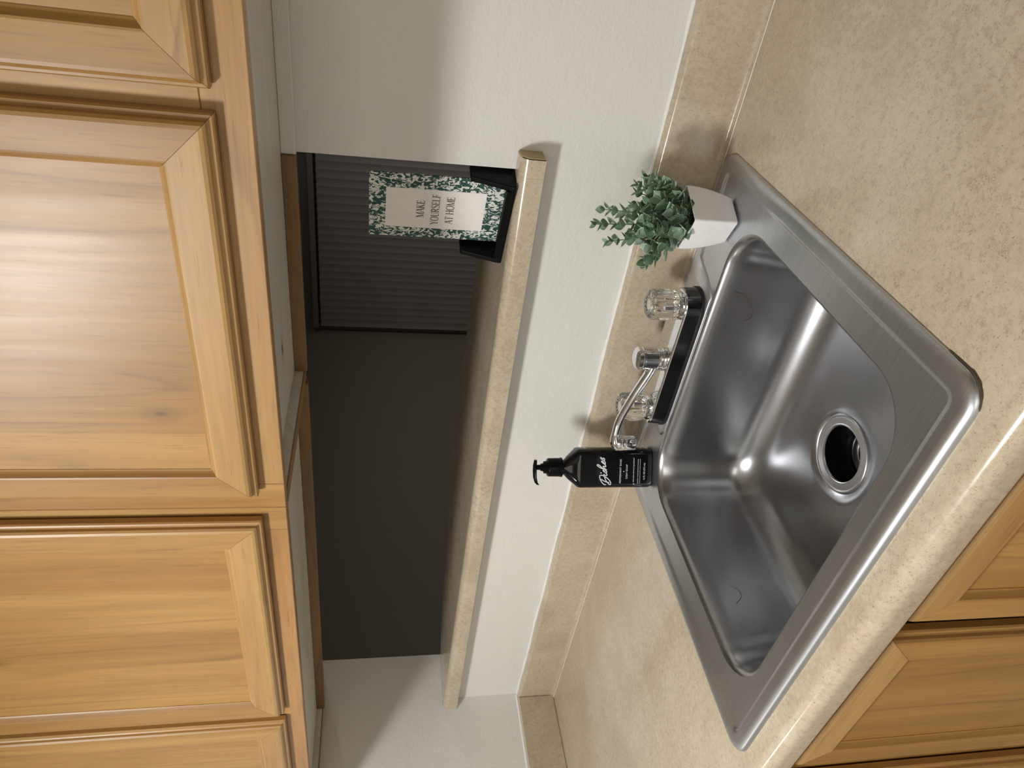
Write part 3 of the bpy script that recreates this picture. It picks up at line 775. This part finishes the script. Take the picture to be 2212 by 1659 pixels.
def sprig(p0, p1, bow, n, s0, s1):
    p0 = Vector(p0); p1 = Vector(p1); mid = (p0 + p1) / 2 + Vector(bow)
    P = catmull([p0, mid, p1], 8)
    st = link('sprig', MB().tube(P, [0.0011 - 0.0006 * i / len(P) for i in range(len(P))], 6), M['stem'], pl, smooth=True)
    base = Vector(ORIG[pl.name])
    roll = random.uniform(0, PI)
    for k in range(n):
        t = 0.25 + 0.75 * k / (n - 1)
        idx = min(len(P) - 2, int(t * (len(P) - 1)))
        pos = P[idx].lerp(P[idx + 1], t * (len(P) - 1) - idx)
        tan = (P[idx + 1] - P[idx]).normalized()
        roll += PI / 2 + random.uniform(-0.35, 0.35)
        side = tan.orthogonal().normalized()
        side = Matrix.Rotation(roll, 3, tan) @ side
        for sg_ in (1, -1):
            d = (side * sg_ * random.uniform(0.7, 1.0) + tan * random.uniform(0.35, 0.95) * (1.6 if k == n - 1 else 1)).normalized()
            up = (tan - d * tan.dot(d)).normalized()
            y = up.cross(d)
            sz = (s0 + (s1 - s0) * t) * random.uniform(0.85, 1.15)
            mm = Matrix((d * sz, y * sz * random.uniform(0.75, 0.95), up * sz)).transposed().to_4x4()
            o = bpy.data.objects.new('leaf', lme); COL.objects.link(o); o.parent = st
            o.matrix_local = Matrix.Translation(pos - base) @ mm
def pp(dx, dy, dz): return (PCx + dx, PCy + dy, PZ + PH + dz)
S = [  # tip offset from the pot's rim centre, in metres
    ((-.018, .000, .121), 9), ((-.043, .000, .098), 8), ((.002, .004, .112), 8), ((-.066, -.004, .034), 7), ((.050, .002, .060), 7), ((.040, .004, .074), 7),
    ((.045, -.010, .034), 6), ((-.026, -.010, .070), 7), ((.012, .000, .074), 7), ((.030, -.022, .045), 6), ((.018, -.032, .028), 6), ((-.004, -.030, .044), 6),
    ((-.024, -.030, .026), 6), ((-.040, -.014, .040), 6), ((.006, -.024, .062), 6), ((.024, .018, .066), 6), ((-.012, .022, .075), 6), ((-.036, .018, .055), 5), ((.020, -.008, .052), 6), ((-.014, -.022, .052), 6), ((.034, -.014, .020), 5), ((-.002, -.036, .016), 5)]
for (dx, dy, dz_), n in S:
    k = 0.35
    sprig(pp(dx * k * 0.9, dy * k * 0.9, -0.012), pp(dx, dy, dz_), (dx * 0.10, dy * 0.10 - 0.002, 0.008), n, 0.0275, 0.0125 if dz_ > 0.06 else 0.0175)

# ------------------------------------------------------------------ sign card and its stand on the ledge
CA = -0.30
ce = Vector((math.cos(CA), math.sin(CA), 0)); cn = Vector((math.sin(CA), -math.cos(CA), 0))
cc = Vector((1.3864, 0.0235, 0))
MC = Matrix(((ce.x, -cn.x, 0, cc.x), (ce.y, -cn.y, 0, cc.y), (0, 0, 1, 0), (0, 0, 0, 1)))     # local x across, -y to the front, z up
CBZ = 0.3085
stn = thing('card_stand', (cc.x, cc.y, LT), 'black card holder with side arms on the ledge', 'stand')
SW = 0.0765
link('stand_base', xf(MB().box((-SW, -0.034, LT), (SW, 0.016, LT + 0.0075)), MC), M['black_satin'], stn, bev=0.0025)
for s_ in (-1, 1):
    x = s_ * (SW - 0.0045)
    a, b = x - 0.0045, x + 0.0045
    yz = [(-0.034, LT + 0.005), (0.016, LT + 0.005), (0.013, LT + 0.0655), (-0.017, LT + 0.0655)]
    arm = MB().loft([[(a, y, z) for y, z in yz], [(b, y, z) for y, z in yz]], True, True, True)
    link('side_arm', xf(arm, MC), M['black_satin'], stn, bev=0.002)
link('front_lip', xf(MB().box((-SW + 0.009, -0.034, LT + 0.006), (SW - 0.009, -0.029, LT + 0.014)), MC), M['black_satin'], stn, bev=0.0015)
sg_o = thing('sign_card', (cc.x, cc.y, CBZ), 'cream card reading make yourself at home with green leaf-print border', 'sign')
CWd, CHt = 0.1195, 0.2000
crd = link('card', xf(MB().box((-CWd / 2, -0.0008, CBZ), (CWd / 2, 0.0012, CBZ + CHt)), MC), M['card_pattern'], sg_o)
PX0, PX1, PZ0_, PZ1_ = -0.0400, 0.0345, CBZ + 0.0265, CBZ + 0.1755
pnl = link('text_panel', xf(MB().box((PX0, -0.0013, PZ0_), (PX1, -0.0007, PZ1_)), MC), M['card_white'], sg_o)
# serif capitals from strokes: (x0,y0,x1,y1,width) in a unit-high box, plus arcs
def serif(mb, x, y, w_, o, k):
    mb.add([(o + (x - w_) * k, y * k, 0), (o + (x + w_) * k, y * k, 0), (o + (x + w_) * k, (y + 0.035) * k, 0), (o + (x - w_) * k, (y + 0.035) * k, 0)], [(0, 1, 2, 3)])
TK, TN = 0.128, 0.058
def glyph(ch, o, k, mb):
    def st(x0, y0, x1, y1, w_): 
        ribbon_flat([(o + x0 * k, y0 * k), (o + x1 * k, y1 * k)], w_ * k, mb)
    def se(x, y, w_=0.12): serif(mb, x, 0.0 if y == 0 else 0.965, w_, o, k)
    def curve(pts, ws): 
        P = catmull([(o + x * k, y * k, 0) for x, y in pts], 6)
        ribbon_var(P, [w_ * k for w_ in ws], mb)
    if ch == 'M':
        st(.12, 0, .12, 1, TN); st(.12, 1, .46, .02, TK); st(.46, .02, .80, 1, TN); st(.80, 0, .80, 1, TK)
        se(.12, 0); se(.80, 0, .13); se(.06, 1, .09); se(.86, 1, .09); return .94
    if ch == 'A':
        st(.08, 0, .38, 1, TN); st(.38, 1, .68, 0, TK); st(.19, .36, .57, .36, TN); se(.08, 0, .10); se(.68, 0, .12); return .76
    if ch == 'K':
        st(.14, 0, .14, 1, TK); st(.16, .42, .58, 1, TN); st(.28, .55, .62, 0, TK); se(.14, 0); se(.14, 1); se(.56, 1, .10); se(.64, 0, .11); return .76
    if ch in 'EFL':
        st(.14, 0, .14, 1, TK); se(.14, 0); se(.14, 1)
        if ch in 'EF': st(.14, .98, .54, .98, TN); st(.14, .51, .46, .51, TN); st(.53, 1, .53, .82, TN); st(.45, .60, .45, .42, TN)
        if ch in 'EL': st(.14, .02, .57, .02, TN); st(.56, 0, .58, .22, TN)
        return .66
    if ch == 'Y':
        st(.08, 1, .36, .46, TK); st(.62, 1, .36, .46, TN); st(.36, 0, .36, .48, TK); se(.36, 0); se(.08, 1, .10); se(.62, 1, .09); return .72
    if ch == 'O':
        pts = [(.42 + .35 * math.cos(a), .5 + .5 * math.sin(a)) for a in [2 * PI * i / 20 for i in range(21)]]
        curve(pts, [TN + (TK - TN) * abs(math.cos(2 * PI * i / 120)) for i in range(121)]); return .86
    if ch == 'U':
        pts = [(.14, 1), (.14, .5), (.14, .28), (.22, .07), (.40, .0), (.57, .07), (.65, .28), (.65, .6), (.65, 1)]
        curve(pts, [TK if i < 20 else TN for i in range(49)]); se(.14, 1); se(.65, 1, .10); return .80
    if ch == 'R':
        st(.14, 0, .14, 1, TK); se(.14, 0); se(.10, 1, .09)
        curve([(.14, .98), (.34, .98), (.53, .90), (.57, .74), (.50, .58), (.32, .51), (.14, .51)], [TN + (TK - TN) * math.sin(PI * i / 36) for i in range(37)])
        st(.34, .52, .64, 0, TK); se(.66, 0, .10); return .76
    if ch == 'S':
        curve([(.50, .78), (.46, .93), (.30, .99), (.14, .92), (.10, .77), (.17, .62), (.33, .51), (.49, .39), (.53, .22), (.45, .06), (.28, .01), (.12, .08), (.07, .25)], [TN + (TK - TN) * math.exp(-((i - 36) / 16.0) ** 2) for i in range(73)])
        return .62
    if ch == 'T':
        st(.36, 0, .36, 1, TK); st(.05, .98, .67, .98, TN); st(.06, 1, .05, .80, TN); st(.66, 1, .67, .80, TN); se(.36, 0); return .72
    if ch == 'H':
        st(.14, 0, .14, 1, TK); st(.66, 0, .66, 1, TK); st(.14, .51, .66, .51, TN); se(.14, 0); se(.14, 1); se(.66, 0); se(.66, 1); return .82
    return .34
def ribbon_flat(pts, w_, mb):
    p, q = Vector(pts[0]), Vector(pts[1]); t = (q - p).normalized(); n = Vector((-t.y, t.x)) * w_ * 0.5
    if abs(t.y) > 0.3: n = Vector((w_ * 0.5 / max(0.75, abs(t.y)), 0))
    mb.add([(p.x + n.x, p.y + n.y, 0), (q.x + n.x, q.y + n.y, 0), (q.x - n.x, q.y - n.y, 0), (p.x - n.x, p.y - n.y, 0)], [(0, 1, 2, 3)])
def ribbon_var(P, ws, mb):
    a, b = [], []
    for i, p in enumerate(P):
        t = P[min(i + 1, len(P) - 1)] - P[max(i - 1, 0)]
        t = Vector((t.x, t.y)).normalized() if t.length > 1e-9 else Vector((1, 0))
        w_ = ws[min(i, len(ws) - 1)] * 0.5
        a.append((p.x - t.y * w_, p.y + t.x * w_, 0)); b.append((p.x + t.y * w_, p.y - t.x * w_, 0))
    mb.loft([a, b], False)
def line_of(text, zc, width, height):
    mb = MB(); o = 0
    for ch in text: o += glyph(ch, o, 1.0, mb)
    x0 = min(p[0] for p in mb.v); x1 = max(p[0] for p in mb.v)
    kx = width / (x1 - x0)
    xc = (PX0 + PX1) / 2
    mb.v = [((p[0] - (x0 + x1) / 2) * kx + xc, -0.00150, zc + (p[1] - 0.5) * height) for p in mb.v]
    link('lettering', xf(mb, MC), M['dark_print'], pnl, fixn=False)
line_of('MAKE', CBZ + 0.1240, 0.0330, 0.0118)
line_of('YOURSELF', CBZ + 0.1015, 0.0585, 0.0118)
line_of('AT HOME', CBZ + 0.0795, 0.0525, 0.0118)

# ------------------------------------------------------------------ stray hairs in the bowl
h1 = catmull([(1.3604, -0.1434, -0.0208), (1.3587, -0.1449, -0.0326), (1.3514, -0.1463, -0.0427), (1.3394, -0.1480, -0.0546), (1.3272, -0.1488, -0.0602), (1.3188, -0.1486, -0.0588), (1.3125, -0.1473, -0.0495)], 5)
tag(link('hair', MB().tube(h1, 0.00028, 5), M['hair'], base=h1[3], smooth=True), 'long thin dark hair curling on the bowl wall below the clear knob', 'hair')
h2 = catmull([(0.9830, -0.3790, -0.0470), (0.9842, -0.3885, -0.0555), (0.9842, -0.4005, -0.0560), (0.9834, -0.4070, -0.0500), (0.9826, -0.4115, -0.0440)], 5)
tag(link('hair', MB().tube(h2, 0.00028, 5), M['hair'], base=h2[3], smooth=True), 'short dark hair on the bowl wall far from the drain', 'hair')
